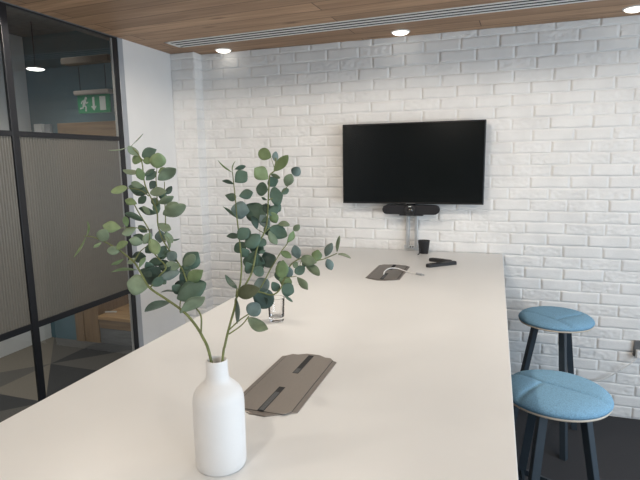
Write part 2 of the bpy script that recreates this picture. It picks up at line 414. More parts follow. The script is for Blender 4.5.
LEAVES_RIGHT = [
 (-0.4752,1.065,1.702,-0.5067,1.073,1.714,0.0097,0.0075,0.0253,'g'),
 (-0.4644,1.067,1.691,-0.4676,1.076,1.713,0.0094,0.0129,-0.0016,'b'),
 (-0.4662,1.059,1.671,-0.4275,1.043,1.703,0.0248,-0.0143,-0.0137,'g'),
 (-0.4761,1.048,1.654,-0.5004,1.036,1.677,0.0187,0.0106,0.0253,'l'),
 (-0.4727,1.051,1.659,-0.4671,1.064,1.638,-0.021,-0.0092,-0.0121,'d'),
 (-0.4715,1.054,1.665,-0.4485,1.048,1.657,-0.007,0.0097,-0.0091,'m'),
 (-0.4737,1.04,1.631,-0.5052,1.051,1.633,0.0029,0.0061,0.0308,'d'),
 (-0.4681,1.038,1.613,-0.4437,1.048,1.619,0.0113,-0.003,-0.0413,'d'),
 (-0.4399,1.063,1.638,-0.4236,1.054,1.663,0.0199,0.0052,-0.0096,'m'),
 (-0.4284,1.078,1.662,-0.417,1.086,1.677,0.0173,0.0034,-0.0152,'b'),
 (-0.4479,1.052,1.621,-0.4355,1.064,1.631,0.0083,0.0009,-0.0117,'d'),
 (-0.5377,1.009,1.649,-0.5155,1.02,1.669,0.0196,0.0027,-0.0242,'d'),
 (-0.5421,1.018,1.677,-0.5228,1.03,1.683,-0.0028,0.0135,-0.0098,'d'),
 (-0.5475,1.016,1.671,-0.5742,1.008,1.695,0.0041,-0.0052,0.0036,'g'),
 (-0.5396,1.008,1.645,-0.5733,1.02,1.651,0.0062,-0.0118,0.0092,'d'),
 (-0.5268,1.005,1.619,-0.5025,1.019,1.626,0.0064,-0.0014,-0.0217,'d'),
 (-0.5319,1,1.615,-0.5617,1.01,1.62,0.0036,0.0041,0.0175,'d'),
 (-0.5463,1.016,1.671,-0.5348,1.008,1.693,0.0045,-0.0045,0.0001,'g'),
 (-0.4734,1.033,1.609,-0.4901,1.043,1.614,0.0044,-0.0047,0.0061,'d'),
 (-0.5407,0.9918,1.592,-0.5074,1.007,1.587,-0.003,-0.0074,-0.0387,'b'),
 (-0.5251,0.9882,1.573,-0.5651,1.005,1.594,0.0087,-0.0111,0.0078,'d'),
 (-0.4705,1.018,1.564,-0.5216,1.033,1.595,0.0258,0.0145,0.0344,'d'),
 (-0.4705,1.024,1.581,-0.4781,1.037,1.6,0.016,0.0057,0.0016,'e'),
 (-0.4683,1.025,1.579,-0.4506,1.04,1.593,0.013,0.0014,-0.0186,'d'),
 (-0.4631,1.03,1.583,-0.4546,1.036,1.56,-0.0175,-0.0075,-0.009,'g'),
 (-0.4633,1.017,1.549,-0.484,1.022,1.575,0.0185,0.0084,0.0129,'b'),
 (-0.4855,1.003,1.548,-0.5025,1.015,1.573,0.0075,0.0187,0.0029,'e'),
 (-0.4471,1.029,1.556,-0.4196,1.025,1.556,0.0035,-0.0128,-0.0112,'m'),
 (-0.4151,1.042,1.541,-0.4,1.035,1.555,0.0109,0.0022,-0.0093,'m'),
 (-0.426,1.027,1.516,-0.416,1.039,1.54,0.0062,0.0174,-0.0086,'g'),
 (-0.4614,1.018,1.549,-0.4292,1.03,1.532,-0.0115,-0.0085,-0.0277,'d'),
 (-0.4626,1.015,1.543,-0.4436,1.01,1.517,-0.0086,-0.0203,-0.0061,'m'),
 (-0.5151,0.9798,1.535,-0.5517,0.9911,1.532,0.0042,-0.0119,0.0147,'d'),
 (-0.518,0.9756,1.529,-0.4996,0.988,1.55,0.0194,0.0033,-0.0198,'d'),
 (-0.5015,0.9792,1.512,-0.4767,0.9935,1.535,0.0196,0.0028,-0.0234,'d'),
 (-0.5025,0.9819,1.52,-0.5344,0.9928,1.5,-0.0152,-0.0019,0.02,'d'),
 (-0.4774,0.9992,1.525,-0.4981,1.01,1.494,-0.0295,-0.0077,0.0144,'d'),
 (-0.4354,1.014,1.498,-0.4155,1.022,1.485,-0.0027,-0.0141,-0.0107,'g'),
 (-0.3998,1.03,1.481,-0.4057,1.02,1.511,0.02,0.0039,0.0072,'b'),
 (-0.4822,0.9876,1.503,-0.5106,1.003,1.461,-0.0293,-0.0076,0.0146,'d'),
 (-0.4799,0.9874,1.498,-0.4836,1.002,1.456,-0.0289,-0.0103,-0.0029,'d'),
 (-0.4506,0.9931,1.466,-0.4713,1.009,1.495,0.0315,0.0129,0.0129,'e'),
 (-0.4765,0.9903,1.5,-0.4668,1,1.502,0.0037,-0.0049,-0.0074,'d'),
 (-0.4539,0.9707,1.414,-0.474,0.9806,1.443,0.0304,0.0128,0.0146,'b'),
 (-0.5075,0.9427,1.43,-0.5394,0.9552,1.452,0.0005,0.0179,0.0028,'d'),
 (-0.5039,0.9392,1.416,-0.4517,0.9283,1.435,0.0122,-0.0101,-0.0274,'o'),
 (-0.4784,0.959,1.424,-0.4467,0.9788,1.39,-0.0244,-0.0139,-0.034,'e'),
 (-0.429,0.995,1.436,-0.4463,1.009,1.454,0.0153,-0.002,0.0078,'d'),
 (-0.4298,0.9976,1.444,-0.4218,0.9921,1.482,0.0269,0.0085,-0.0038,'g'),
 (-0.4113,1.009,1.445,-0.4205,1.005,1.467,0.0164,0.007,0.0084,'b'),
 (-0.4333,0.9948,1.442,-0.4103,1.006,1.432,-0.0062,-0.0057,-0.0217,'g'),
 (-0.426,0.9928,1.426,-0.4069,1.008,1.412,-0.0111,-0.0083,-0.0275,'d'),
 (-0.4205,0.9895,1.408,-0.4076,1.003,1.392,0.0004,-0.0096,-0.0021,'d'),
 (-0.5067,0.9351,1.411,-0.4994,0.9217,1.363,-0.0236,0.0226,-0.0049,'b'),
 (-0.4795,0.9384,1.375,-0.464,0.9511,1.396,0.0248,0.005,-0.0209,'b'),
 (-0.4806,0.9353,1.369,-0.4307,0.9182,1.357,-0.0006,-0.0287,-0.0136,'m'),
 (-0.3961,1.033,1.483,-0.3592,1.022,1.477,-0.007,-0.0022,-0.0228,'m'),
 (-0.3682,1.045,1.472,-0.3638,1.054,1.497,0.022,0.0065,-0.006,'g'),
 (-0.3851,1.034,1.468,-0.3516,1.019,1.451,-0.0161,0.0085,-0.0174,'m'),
 (-0.4044,1.016,1.452,-0.388,1.029,1.463,0.0118,0.0011,-0.0176,'d'),
 (-0.3999,1.016,1.444,-0.3738,1.006,1.422,-0.0175,0.0081,-0.014,'m'),
 (-0.3489,1.061,1.484,-0.3332,1.056,1.513,0.0189,-0.008,-0.0059,'b'),
 (-0.3455,1.061,1.478,-0.3375,1.067,1.454,-0.0158,-0.0066,-0.0073,'b'),
 (-0.3269,1.076,1.492,-0.3191,1.07,1.527,0.0117,-0.0115,0.0009,'m'),
 (-0.3246,1.076,1.487,-0.2942,1.065,1.482,0.0021,-0.0122,-0.0037,'m'),
 (-0.4075,1.018,1.463,-0.3993,1.016,1.477,0.0101,0.0026,-0.0053,'m'),
 (-0.4696,0.9897,1.488,-0.4961,1.004,1.466,-0.0175,-0.003,0.0179,'e'),
 (-0.4978,0.9695,1.481,-0.4916,0.9837,1.457,-0.0198,-0.0088,-0.0124,'d'),
 (-0.4784,0.971,1.454,-0.4668,0.9823,1.467,0.0174,0.003,-0.0177,'d'),
 (-0.5085,0.9742,1.51,-0.5028,0.9849,1.491,-0.0175,-0.0078,-0.0114,'d'),
 (-0.4665,1.033,1.598,-0.4928,1.047,1.581,-0.0149,-0.0022,0.0172,'e'),
 (-0.4713,1.014,1.554,-0.4623,1.024,1.533,-0.0152,-0.0069,-0.0106,'d'),
 (-0.4589,1.037,1.598,-0.4502,1.049,1.584,-0.0148,-0.0076,-0.0157,'d'),
 (-0.4797,0.9931,1.513,-0.4685,1.006,1.524,0.0126,0.0018,-0.0149,'d'),
 (-0.4494,0.9703,1.405,-0.4735,0.9804,1.388,-0.0149,-0.0018,0.0199,'e'),
 (-0.424,1.007,1.46,-0.4434,1.02,1.474,0.0145,0.0068,0.0114,'d'),
 (-0.4456,0.9851,1.437,-0.4377,0.9978,1.417,-0.0144,-0.0068,-0.0113,'d'),
 (-0.4968,0.9908,1.534,-0.516,1.001,1.546,0.0127,0.0065,0.0135,'d'),
 (-0.3827,1.04,1.482,-0.3987,1.051,1.461,-0.0103,-0.0068,0.0083,'d'),
]
STEMS_LEFT = [
 ([(-0.5415,0.8833,1.285),(-0.5654,0.8906,1.337),(-0.5931,0.8924,1.372),(-0.6152,0.8909,1.391),(-0.6479,0.8872,1.412),(-0.6809,0.8834,1.433),(-0.6976,0.8847,1.456),(-0.7099,0.8862,1.474),(-0.7196,0.8868,1.486),(-0.7331,0.8857,1.497),(-0.7513,0.8842,1.51),(-0.7757,0.8808,1.524),(-0.7935,0.878,1.532),(-0.8131,0.8741,1.539),(-0.8302,0.8698,1.541)],0.00319,0.8),
 ([(-0.5678,0.891,1.341),(-0.5713,0.9,1.376),(-0.5854,0.9014,1.396),(-0.5982,0.9054,1.425),(-0.6116,0.9104,1.457),(-0.6216,0.9125,1.475),(-0.6474,0.9139,1.508),(-0.6641,0.9152,1.531),(-0.6776,0.9197,1.562),(-0.6824,0.9256,1.59),(-0.6953,0.9286,1.615),(-0.7079,0.9306,1.636),(-0.7163,0.9338,1.657),(-0.7241,0.9411,1.694),(-0.7345,0.9432,1.713),(-0.751,0.9428,1.729)],0.00188,0.7),
 ([(-0.6809,0.8834,1.433),(-0.6631,0.8959,1.459),(-0.6524,0.9035,1.476),(-0.6778,0.9034,1.502),(-0.6911,0.9074,1.531),(-0.6953,0.9118,1.552),(-0.7173,0.9139,1.584),(-0.7323,0.9158,1.607)],0.00174,0.7),
 ([(-0.6596,0.9154,1.527),(-0.6626,0.9257,1.569),(-0.6671,0.9339,1.604),(-0.6708,0.9401,1.631),(-0.6728,0.9451,1.653)],0.00145,0.6),
 ([(-0.6838,0.9291,1.604),(-0.6869,0.9366,1.636),(-0.6915,0.942,1.661),(-0.6914,0.9476,1.682)],0.0013,0.6),
 ([(-0.7196,0.8868,1.486),(-0.7093,0.8954,1.507),(-0.6961,0.9026,1.519)],0.0013,0.6),
 ([(-0.6953,0.9118,1.552),(-0.7228,0.905,1.557),(-0.7543,0.896,1.557)],0.00116,0.6),
 ([(-0.7024,0.9288,1.623),(-0.7226,0.9264,1.636),(-0.7505,0.9196,1.641)],0.00116,0.6),
 ([(-0.6152,0.8909,1.391),(-0.6327,0.8891,1.403)],0.00145,0.8),
 ([(-0.5986,0.9064,1.429),(-0.615,0.896,1.409),(-0.6146,0.8894,1.384)],0.00145,0.8),
 ([(-0.751,0.9428,1.729),(-0.7472,0.945,1.734)],0.00087,0.5),
]
STEMS_RIGHT = [
 ([(-0.5213,0.893,1.286),(-0.5197,0.9034,1.317),(-0.5148,0.9145,1.351),(-0.5077,0.9262,1.387),(-0.5055,0.9375,1.414),(-0.5029,0.948,1.436),(-0.504,0.9594,1.466),(-0.5086,0.9686,1.496),(-0.5172,0.9794,1.538),(-0.5251,0.9882,1.573),(-0.5323,0.9982,1.611),(-0.5394,1.007,1.643),(-0.5463,1.016,1.671)],0.0029,0.7),
 ([(-0.5052,0.9368,1.412),(-0.4925,0.9552,1.437),(-0.4846,0.9696,1.46),(-0.4824,0.982,1.488),(-0.48,0.9938,1.515),(-0.4716,1.008,1.539),(-0.4684,1.019,1.562),(-0.4703,1.031,1.598),(-0.4729,1.045,1.641),(-0.4732,1.052,1.663),(-0.4646,1.061,1.674),(-0.4653,1.07,1.7)],0.00217,0.7),
 ([(-0.5143,0.9132,1.347),(-0.4941,0.9252,1.367),(-0.4798,0.939,1.377)],0.0016,0.8),
 ([(-0.5132,0.9106,1.339),(-0.4894,0.9242,1.357),(-0.4793,0.9377,1.373)],0.0016,0.8),
 ([(-0.5055,0.9375,1.414),(-0.4689,0.9632,1.419),(-0.4427,0.9766,1.411),(-0.4277,0.9911,1.424),(-0.4184,1.01,1.46),(-0.4104,1.021,1.474),(-0.3923,1.035,1.483),(-0.3687,1.047,1.477),(-0.3533,1.056,1.478),(-0.3381,1.067,1.484),(-0.3267,1.075,1.489)],0.00188,0.6),
 ([(-0.4689,0.9632,1.419),(-0.459,0.9787,1.442),(-0.452,0.9907,1.462),(-0.4445,1.001,1.478),(-0.4354,1.014,1.498),(-0.4258,1.026,1.514),(-0.4168,1.041,1.539)],0.0016,0.6),
 ([(-0.4696,1.035,1.609),(-0.4534,1.048,1.619),(-0.4377,1.063,1.636),(-0.4302,1.076,1.66)],0.0013,0.6),
 ([(-0.4287,0.9944,1.434),(-0.4205,1.003,1.443),(-0.4001,1.016,1.446)],0.00116,0.6),
 ([(-0.4716,1.008,1.539),(-0.4581,1.022,1.553),(-0.4471,1.029,1.556)],0.00116,0.6),
 ([(-0.4716,1.008,1.539),(-0.4855,1.003,1.548)],0.00116,0.6),
 ([(-0.48,0.9938,1.515),(-0.4905,0.9858,1.511),(-0.502,0.9806,1.516)],0.00116,0.6),
 ([(-0.4646,1.061,1.674),(-0.4752,1.065,1.702)],0.00087,0.5),
 ([(-0.5075,0.9427,1.43),(-0.507,0.9358,1.413)],0.00145,1),
 ([(-0.3923,1.035,1.483),(-0.3966,1.027,1.468),(-0.3851,1.034,1.468)],0.00101,0.6),
]

P_WALL, P_ROOM, P_WIN, P_COR, P_PEN, EXPOSURE = .4, 54, 185, 27, 3, -0.36

# ------------------------------------------------------------------ dimensions (metres)
D = 3.6            # brick wall
XL = -2.365        # partition / white wall
XR = 2.9           # right wall
YB = -2.6          # wall behind the camera
TOP = 1.054        # table top
CEIL = 2.5025
XC = -4.10         # far side of the neighbouring room
YC = 3.765

# ------------------------------------------------------------------ setting
bm = bmesh.new(); box(bm, XL, XR, YB, D + .1, -.06, 0); struct(obj('floor', bm, M['carpet']))
bm = bmesh.new(); box(bm, XL, XR, YB, D + .1, CEIL, CEIL + .08); struct(obj('ceiling', bm, M['ceiling_wood']))

def brick_face(bm, to_world, u0, u1, z0, z1, phase, bl=.2297, ch=.0744, zref=1.1205, rowref=0, amp=.0017, cut=True, seed=0):
    """irregular hand-moulded bricks: each a displaced slab standing proud of the joints"""
    rnd = random.Random(seed)
    k0 = math.floor((z0 - zref) / ch); k1 = math.ceil((z1 - zref) / ch)
    for k in range(k0, k1):
        za, zb = zref + k * ch, zref + (k + 1) * ch
        off = phase + (0 if (k - rowref) % 2 == 0 else bl / 2) + rnd.uniform(-.014, .014)
        n0 = math.floor((u0 - off) / bl) - 1; n1 = math.ceil((u1 - off) / bl) + 1
        js = [off + n * bl + rnd.uniform(-.009, .009) for n in range(n0, n1 + 1)]
        for a, b in zip(js, js[1:]):
            ua, ub = max(a + .0030, u0), min(b - .0030, u1)
            va, vb = max(za + rnd.uniform(.0012, .0036), z0), min(zb - rnd.uniform(.0014, .0040), z1)
            if ub - ua < .014 or vb - va < .012: continue
            rough = rnd.random() < .42
            am = amp * (1.7 if rough else .75)
            nx = max(3, int((ub - ua) / (.009 if rough else .014))); nz = 8 if rough else 6
            d0 = rnd.uniform(-.0009, .0012); tx = rnd.uniform(-.0010, .0010); tz = rnd.uniform(-.0013, .0013)
            so = Vector((rnd.uniform(0, 50), rnd.uniform(0, 50), 0))
            nx += 2; nz += 2; es = rnd.uniform(.0014, .0030) / (ub - ua); et = rnd.uniform(.0014, .0032) / (vb - va)
            rows = []
            for j in range(nz + 1):
                row = []
                for i in range(nx + 1):
                    s = 0 if i == 0 else 1 if i == nx else es + (1 - 2 * es) * (i - 1) / (nx - 2)
                    t = 0 if j == 0 else 1 if j == nz else et + (1 - 2 * et) * (j - 1) / (nz - 2)
                    edge = min(min(s, 1 - s) * (ub - ua), min(t, 1 - t) * (vb - va))
                    p = Vector((ua + s * (ub - ua), va + t * (vb - va), 0))
                    w1 = noise.noise(p * 19 + so) * .0030
                    w2 = noise.noise(Vector((p.x * 13, p.y * 30, 9)) + so) * .0034
                    h = .0014 + d0 + tx * (s - .5) * 2 + tz * (t - .5) * 2
                    h += noise.noise(Vector((p.x * 34, p.y * 60, 3)) + so) * am + noise.noise(Vector((p.x * 80, p.y * 120, 7)) + so) * am * .7
                    if rough:
                        h -= max(0, noise.noise(Vector((p.x * 38, p.y * 70, 5)) + so) - .12) * .010
                    pass
                    if edge < 1e-6: h = -.0026
                    row.append(bm.verts.new(to_world(p.x + (w1 if 0 < i < nx or edge < 1e-6 else 0), p.y + w2, h)))
                rows.append(row)
            for j in range(nz):
                for i in range(nx):
                    bm.faces.new((rows[j][i], rows[j][i + 1], rows[j + 1][i + 1], rows[j + 1][i]))

def brick_obj(name, faces, backs):
    bm = bmesh.new()
    for f in faces: brick_face(bm, *f[0], **f[1])
    for f in bm.faces: f.smooth = True
    for b in backs: box(bm, *b)
    me = bpy.data.meshes.new(name); bm.normal_update(); bm.to_mesh(me); bm.free(); me.materials.append(M['brick'])
    return struct(link(bpy.data.objects.new(name, me)))

brick_obj('wall_back', [((lambda u, v, h: Vector((u, D - h, v)), -2.18, XR, 0, CEIL, .0965), dict(seed=3))],
          [(-2.40, XR, D + .003, D + .10, 0, CEIL)])
PY_ = 3.492
brick_obj('wall_pier', [((lambda u, v, h: Vector((u, PY_ - h, v)), XL, -2.163, 0, CEIL, -2.163 - .2297 * 2 + .0), dict(seed=11)),
                        ((lambda u, v, h: Vector((-2.163 + h, u, v)), PY_ - .002, D + .012, 0, CEIL, PY_ - .115), dict(seed=12))],
          [(XL, -2.166, PY_ + .003, D - .002, 0, CEIL)])

# white plaster beyond and before the glazed partition
bm = bmesh.new(); box(bm, XL - .10, XL, 2.952, D + .1, 0, CEIL + .33); struct(obj('wall_left', bm, M['white_wall']))
bm = bmesh.new(); box(bm, XL - .10, XL, YB, .53, 0, CEIL + .33); struct(obj('wall_left_near', bm, M['white_wall']))
bm = bmesh.new(); box(bm, XL - .10, XL, .53, 2.952, CEIL - .005, CEIL + .33); struct(obj('wall_left_header', bm, M['dark_soffit']))
bm = bmesh.new(); box(bm, XL - .10, XR + .1, YB - .1, YB, 0, CEIL + .08); struct(obj('wall_front', bm, M['grey_wall']))
bm = bmesh.new()   # right wall with a long window opening
WY0, WY1, WZ0, WZ1 = -2.2, 2.5, .55, 2.3
box(bm, XR, XR + .1, YB, WY0, 0, CEIL + .08); box(bm, XR, XR + .1, WY1, D + .1, 0, CEIL + .08)
box(bm, XR, XR + .1, WY0, WY1, 0, WZ0); box(bm, XR, XR + .1, WY0, WY1, WZ1, CEIL + .08)
struct(obj('wall_right', bm, M['white_wall']))
win = struct(bpy.data.objects.new('window_2', None)); win.location = (XR + .05, .15, WZ0); link(win)
bm = bmesh.new()
for i in range(5):
    y = (WY0 + (WY1 - WY0) * i / 4) - .15
    box(bm, -.03, .03, y - .025 if i else y, y + .025 if i < 4 else y, 0, WZ1 - WZ0)
box(bm, -.03, .03, WY0 - .15, WY1 - .15, 0, .04); box(bm, -.03, .03, WY0 - .15, WY1 - .15, WZ1 - WZ0 - .04, WZ1 - WZ0)
obj('window_frame', bm, M['black_metal'], win)

# --- the black framed partition (window_1)
part = struct(bpy.data.objects.new('window_1', None)); part.location = (XL, 1.7, 0); link(part)
def pobj(name, bm, mt): return obj(name, bm, mt, part)
PYL = part.location.y
def pbox(bm, x0, x1, y0, y1, z0, z1, bev=.002): return box(bm, x0, x1, y0 - PYL, y1 - PYL, z0, z1, bev)
posts = [.52, 1.31, 2.074, 2.884]
for y in posts:
    bm = bmesh.new(); pbox(bm, -.018, 0, y - .021, y + .021, 0, CEIL - .006); pobj('frame_post', bm, M['black_metal'])
for z0, z1 in ((1.838, 1.866), (.798, .833), (0, .03), (CEIL - .014, CEIL - .004)):
    bm = bmesh.new(); pbox(bm, -.016, -.002, .53, 2.868, z0, z1); pobj('frame_rail', bm, M['black_metal'])
for a, b in zip(posts, posts[1:]):
    for z0, z1 in ((1.866, CEIL - .014), (.03, .798)):
        bm = bmesh.new(); y0, y1 = a + .019 - PYL, b - .019 - PYL
        vs = [bm.verts.new((-.012, y, z)) for y, z in ((y0, z0), (y1, z0), (y1, z1), (y0, z1))]
        bm.faces.new(vs)
        pobj('glass_pane', bm, M['glass'])
    bm = bmesh.new(); n = 44 * 6; y0, y1 = a + .019 - PYL, b - .019 - PYL
    prev = None
    for i in range(n + 1):
        y = y0 + (y1 - y0) * i / n
        x = -.0155 + .0075 * abs(math.sin(PI * 44 * i / n))
        cur = (bm.verts.new((x, y, .833)), bm.verts.new((x, y, 1.838)))
        if prev: bm.faces.new((prev[0], cur[0], cur[1], prev[1]))
        prev = cur
    pobj('ribbed_pane', bm, M['ribbed'])
bm = bmesh.new(); pbox(bm, -.014, -.006, 2.852, 2.8635, 0, CEIL - .006, 0); pobj('glazing_strip', bm, M['pale_strip'])  # narrow pale strip beside the end post
bm = bmesh.new(); box(bm, XL - .06, XL + .004, 2.906, 2.952, 0, CEIL - .002, .002); struct(obj('trim_1', bm, M['grey_strip']))

# --- neighbouring room seen through the glass
bm = bmesh.new()
g0 = .62; X0, X1, Y0c, Y1c = XC, XL - .10, -.2, YC + .6
rnd = random.Random(21)
box(bm, X0, X1, Y0c, Y1c, -.06, -.004, mi=1)
nx, ny = 3, 8
for i in range(nx):
    for j in range(ny):
        xa, xb = X0 + (X1 - X0) * i / nx, X0 + (X1 - X0) * (i + 1) / nx
        ya, yb = Y0c + (Y1c - Y0c) * j / ny, Y0c + (Y1c - Y0c) * (j + 1) / ny
        q = [bm.verts.new((x, y, 0)) for x, y in ((xa, ya), (xb, ya), (xb, yb), (xa, yb))]
        a_, b_ = rnd.sample([0, 1, 2], 2)
        if (i + j) % 2: f1, f2 = (q[0], q[1], q[2]), (q[0], q[2], q[3])
        else: f1, f2 = (q[0], q[1], q[3]), (q[1], q[2], q[3])
        bm.faces.new(f1).material_index = a_; bm.faces.new(f2).material_index = b_
struct(obj('floor_corridor', bm, [M['tile_a'], M['tile_b'], M['tile_c']]))
CZ = 2.83
bm = bmesh.new(); box(bm, XC, XL - .10, -.2, YC + .6, CZ, CZ + .08)
box(bm, XL - .62, XL - .10, -.2, 2.6, CZ - .22, CZ)
struct(obj('ceiling_corridor', bm, M['dark_soffit']))
bm = bmesh.new(); box(bm, XC - .1, XC, -.2, YC + .6, 0, CZ); struct(obj('wall_corridor_side', bm, M['white_wall']))
bm = bmesh.new(); box(bm, XC, -3.782, YC, YC + .6, 0, CZ)
box(bm, -3.782, XL - .10, YC, YC + .6, 2.056, CZ); struct(obj('wall_corridor_end', bm, M['blue_wall']))
bm = bmesh.new(); box(bm, XC - .1, XL, -.3, -.2, 0, CZ); struct(obj('wall_corridor_near', bm, M['white_wall']))

JX1 = XL - .104
bn = thing('bench_nook', 'oak joinery bench nook in the dim room behind the glass partition', 'built-in bench', (-3.1, YC, 0))
def nook(name, mt, x0, x1, y0, y1, z0, z1, bev=.003):
    bm = bmesh.new(); box(bm, x0 + 3.1, x1 + 3.1, y0 - YC, y1 - YC, z0, z1, bev); return obj(name, bm, mt, bn)
nook('side_panel', M['joinery_v'], -3.780, -3.680, YC - .012, YC + .55, 0, 1.64)
nook('side_panel', M['joinery_v'], -3.674, -3.505, YC - .006, YC + .55, 0, 1.64)
nook('header', M['joinery'], -3.780, JX1, YC - .012, YC + .55, 1.643, 2.054)
nook('header_rail', M['joinery_v'], -3.72, JX1, YC - .020, YC - .013, 1.98, 1.986, 0)
nook('back_panel', M['joinery'], -3.503, JX1, YC + .50, YC + .55, .26, 1.64)
nook('seat', M['seat_wood'], -3.503, JX1, YC - .012, YC + .498, .235, .272)
nook('front_panel', M['joinery'], -3.503, JX1, YC, YC + .02, .15, .233)
nook('plinth', M['plinth'], -3.503, JX1, YC + .004, YC + .03, 0, .148)
bm = bmesh.new(); tube(bm, [(-.055, -.02, .007), (.055, .02, .007)], .007, n=8)
tag(obj('pen', bm, M['white_plastic'], loc=(-3.46, YC + .11, .2725)), 'thin white pen lying on the oak bench seat', 'pen')

bm = bmesh.new(); box(bm, -4.015, -3.925, YC - .05, YC - .002, 1.955, 2.055, .006)
tag(obj('wall_box', bm, M['white_wall']), 'pale square box on the blue wall, nearer the white wall', 'wall box')
bm = bmesh.new(); box(bm, -3.915, -3.845, YC - .03, YC - .002, 1.95, 2.05, .004)
tag(obj('wall_box', bm, M['grey_strip']), 'greyer slim box on the blue wall beside the oak joinery', 'wall box')

# exit sign hung on cords, under a ceiling beam
bm = bmesh.new(); box(bm, -3.29, -2.84, 3.36, 3.44, 2.468, 2.518, .004)
tag(obj('ceiling_beam', bm, M['tray']), 'short brownish ceiling tray hanging above the green exit sign', 'ceiling tray')
es = thing('exit_sign', 'green and white exit sign with running man hung behind the glass', 'exit sign', (-3.03, 3.4, 2.088))
es.scale = (.90, 1, .84)
bm = bmesh.new(); box(bm, -.19, .19, -.03, .03, .168, .208, .006); obj('sign_housing', bm, M['beige'], es)
bm = bmesh.new(); box(bm, -.172, .172, -.008, .008, 0, .168, .002); obj('sign_panel', bm, M['green'], es)
for sx in (-.14, .14):
    bm = bmesh.new(); tube(bm, [(sx, 0, .208), (sx, 0, .432)], .003, n=6); obj('cord', bm, M['bezel'], es)
def flat(bm, poly, y0=-.0105, y1=-.008):
    b = [bm.verts.new((x, y0, z)) for x, z in poly]; t = [bm.verts.new((x, y1, z)) for x, z in poly]
    bm.faces.new(b); bm.faces.new(t[::-1])
    for i in range(len(poly)): bm.faces.new((b[i], b[(i + 1) % len(poly)], t[(i + 1) % len(poly)], t[i]))
def limb(bm, pts, w):
    for (x0, z0), (x1, z1) in zip(pts, pts[1:]):
        d = Vector((x1 - x0, z1 - z0)); d.normalize(); n_ = Vector((-d.y, d.x)) * w / 2; e_ = d * w * .3
        flat(bm, [(x0 - e_.x + n_.x, z0 - e_.y + n_.y), (x0 - e_.x - n_.x, z0 - e_.y - n_.y), (x1 + e_.x - n_.x, z1 + e_.y - n_.y), (x1 + e_.x + n_.x, z1 + e_.y + n_.y)])
bm = bmesh.new()
flat(bm, [(-.078 + .013 * math.cos(a * PI / 8), .137 + .013 * math.sin(a * PI / 8)) for a in range(16)])
limb(bm, [(-.090, .118), (-.104, .078)], .026)
limb(bm, [(-.092, .116), (-.118, .112), (-.130, .092)], .011)
limb(bm, [(-.088, .112), (-.074, .092), (-.060, .098)], .011)
limb(bm, [(-.102, .076), (-.082, .056), (-.086, .022)], .014)
limb(bm, [(-.106, .076), (-.118, .050), (-.146, .046)], .014)
obj('running_figure', bm, M['sign_white'], es)
bm = bmesh.new()
flat(bm, [(-.008, .145), (.014, .145), (.014, .062), (-.008, .062)]); flat(bm, [(-.027, .062), (.033, .062), (.003, .022)])
obj('arrow', bm, M['sign_white'], es)
bm = bmesh.new(); flat(bm, [(.070, .147), (.132, .147), (.132, .022), (.070, .022)]); obj('doorway_symbol', bm, M['sign_white'], es)

pl = thing('pendant_lamp', 'small lit round pendant lamp seen through the upper glass pane', 'lamp', (-3.594, 3.4, 2.455))
bm = bmesh.new(); lathe(bm, [(.066, .006), (.075, .006), (.074, .014), (.02, .018), (.006, .03)], 32, cap0=False, cap1=True); obj('lamp_body', bm, M['dark_soffit'], pl, True)
bm = bmesh.new(); lathe(bm, [(.001, 0), (.055, 0), (.070, .008)], 32, cap0=True, cap1=True); obj('diffuser', bm, M['lamp_far'], pl)
bm = bmesh.new(); tube(bm, [(0, 0, .03), (0, 0, CZ - 2.455)], .003, n=6); obj('cord', bm, M['bezel'], pl)

# ------------------------------------------------------------------ ceiling fittings
def downlight(loc, label):
    t = thing('ceiling_downlight', label, 'downlight', loc, 0, 'recessed downlights')
    bm = bmesh.new(); lathe(bm, [(.052, 0), (.053, -.006), (.059, -.006), (.062, 0)], 40, cap0=False); obj('ring', bm, M['white_plastic'], t, True)
    bm = bmesh.new(); lathe(bm, [(.0525, -.003), (.047, -.012), (.030, -.019), (.002, -.021)], 40, cap0=False, cap1=True); obj('lit_lens', bm, M['lamp'], t, True)
    return t
def spot(loc, power, size, blend, col, rad=.035):
    l = bpy.data.lights.new('downlight_beam', 'SPOT'); l.energy = power; l.spot_size = math.radians(size); l.spot_blend = blend
    l.color = col; l.shadow_soft_size = rad
    o = bpy.data.objects.new('downlight_beam', l); o.location = (loc[0], loc[1], loc[2] - .028); C.objects.link(o); return o
WARM = (1, .90, .78)
dl0 = downlight((-1.925, 3.515, CEIL), 'lit recessed downlight nearest the white wall, at the left end of the air vent')
dlm = dup(dl0, (-.612, 3.47, CEIL), 0, 'lit recessed downlight in the wooden ceiling above the television')
dlr = dup(dl0, (.703, 3.43, CEIL), 0, 'lit recessed downlight at the right edge, beyond the television')
for x, y in ((-1.95, 3.515), (-.612, 3.47), (.703, 3.43), (2.02, 3.39)):
    spot((x, y, CEIL), P_WALL, 64, 1.0, WARM, .05)
dup(dl0, (2.02, 3.39, CEIL), 0, 'lit recessed downlight in the corner by the window wall')
rows = [(-1.95, 1.98, 'left of the table, over its middle'), (-.55, 2.15, 'over the middle of the table'), (.85, 2.10, 'over the bar stools'),
        (-1.95, -.1, 'left of the near end of the table'), (-.55, -.15, 'over the near end of the table'), (.95, -.2, 'right of the near end of the table')]
for x, y, w in rows:
    dup(dl0, (x, y, CEIL), 0, 'lit recessed downlight in the wooden ceiling, ' + w)
    spot((x, y, CEIL), P_ROOM, 172, .2, WARM, .05)

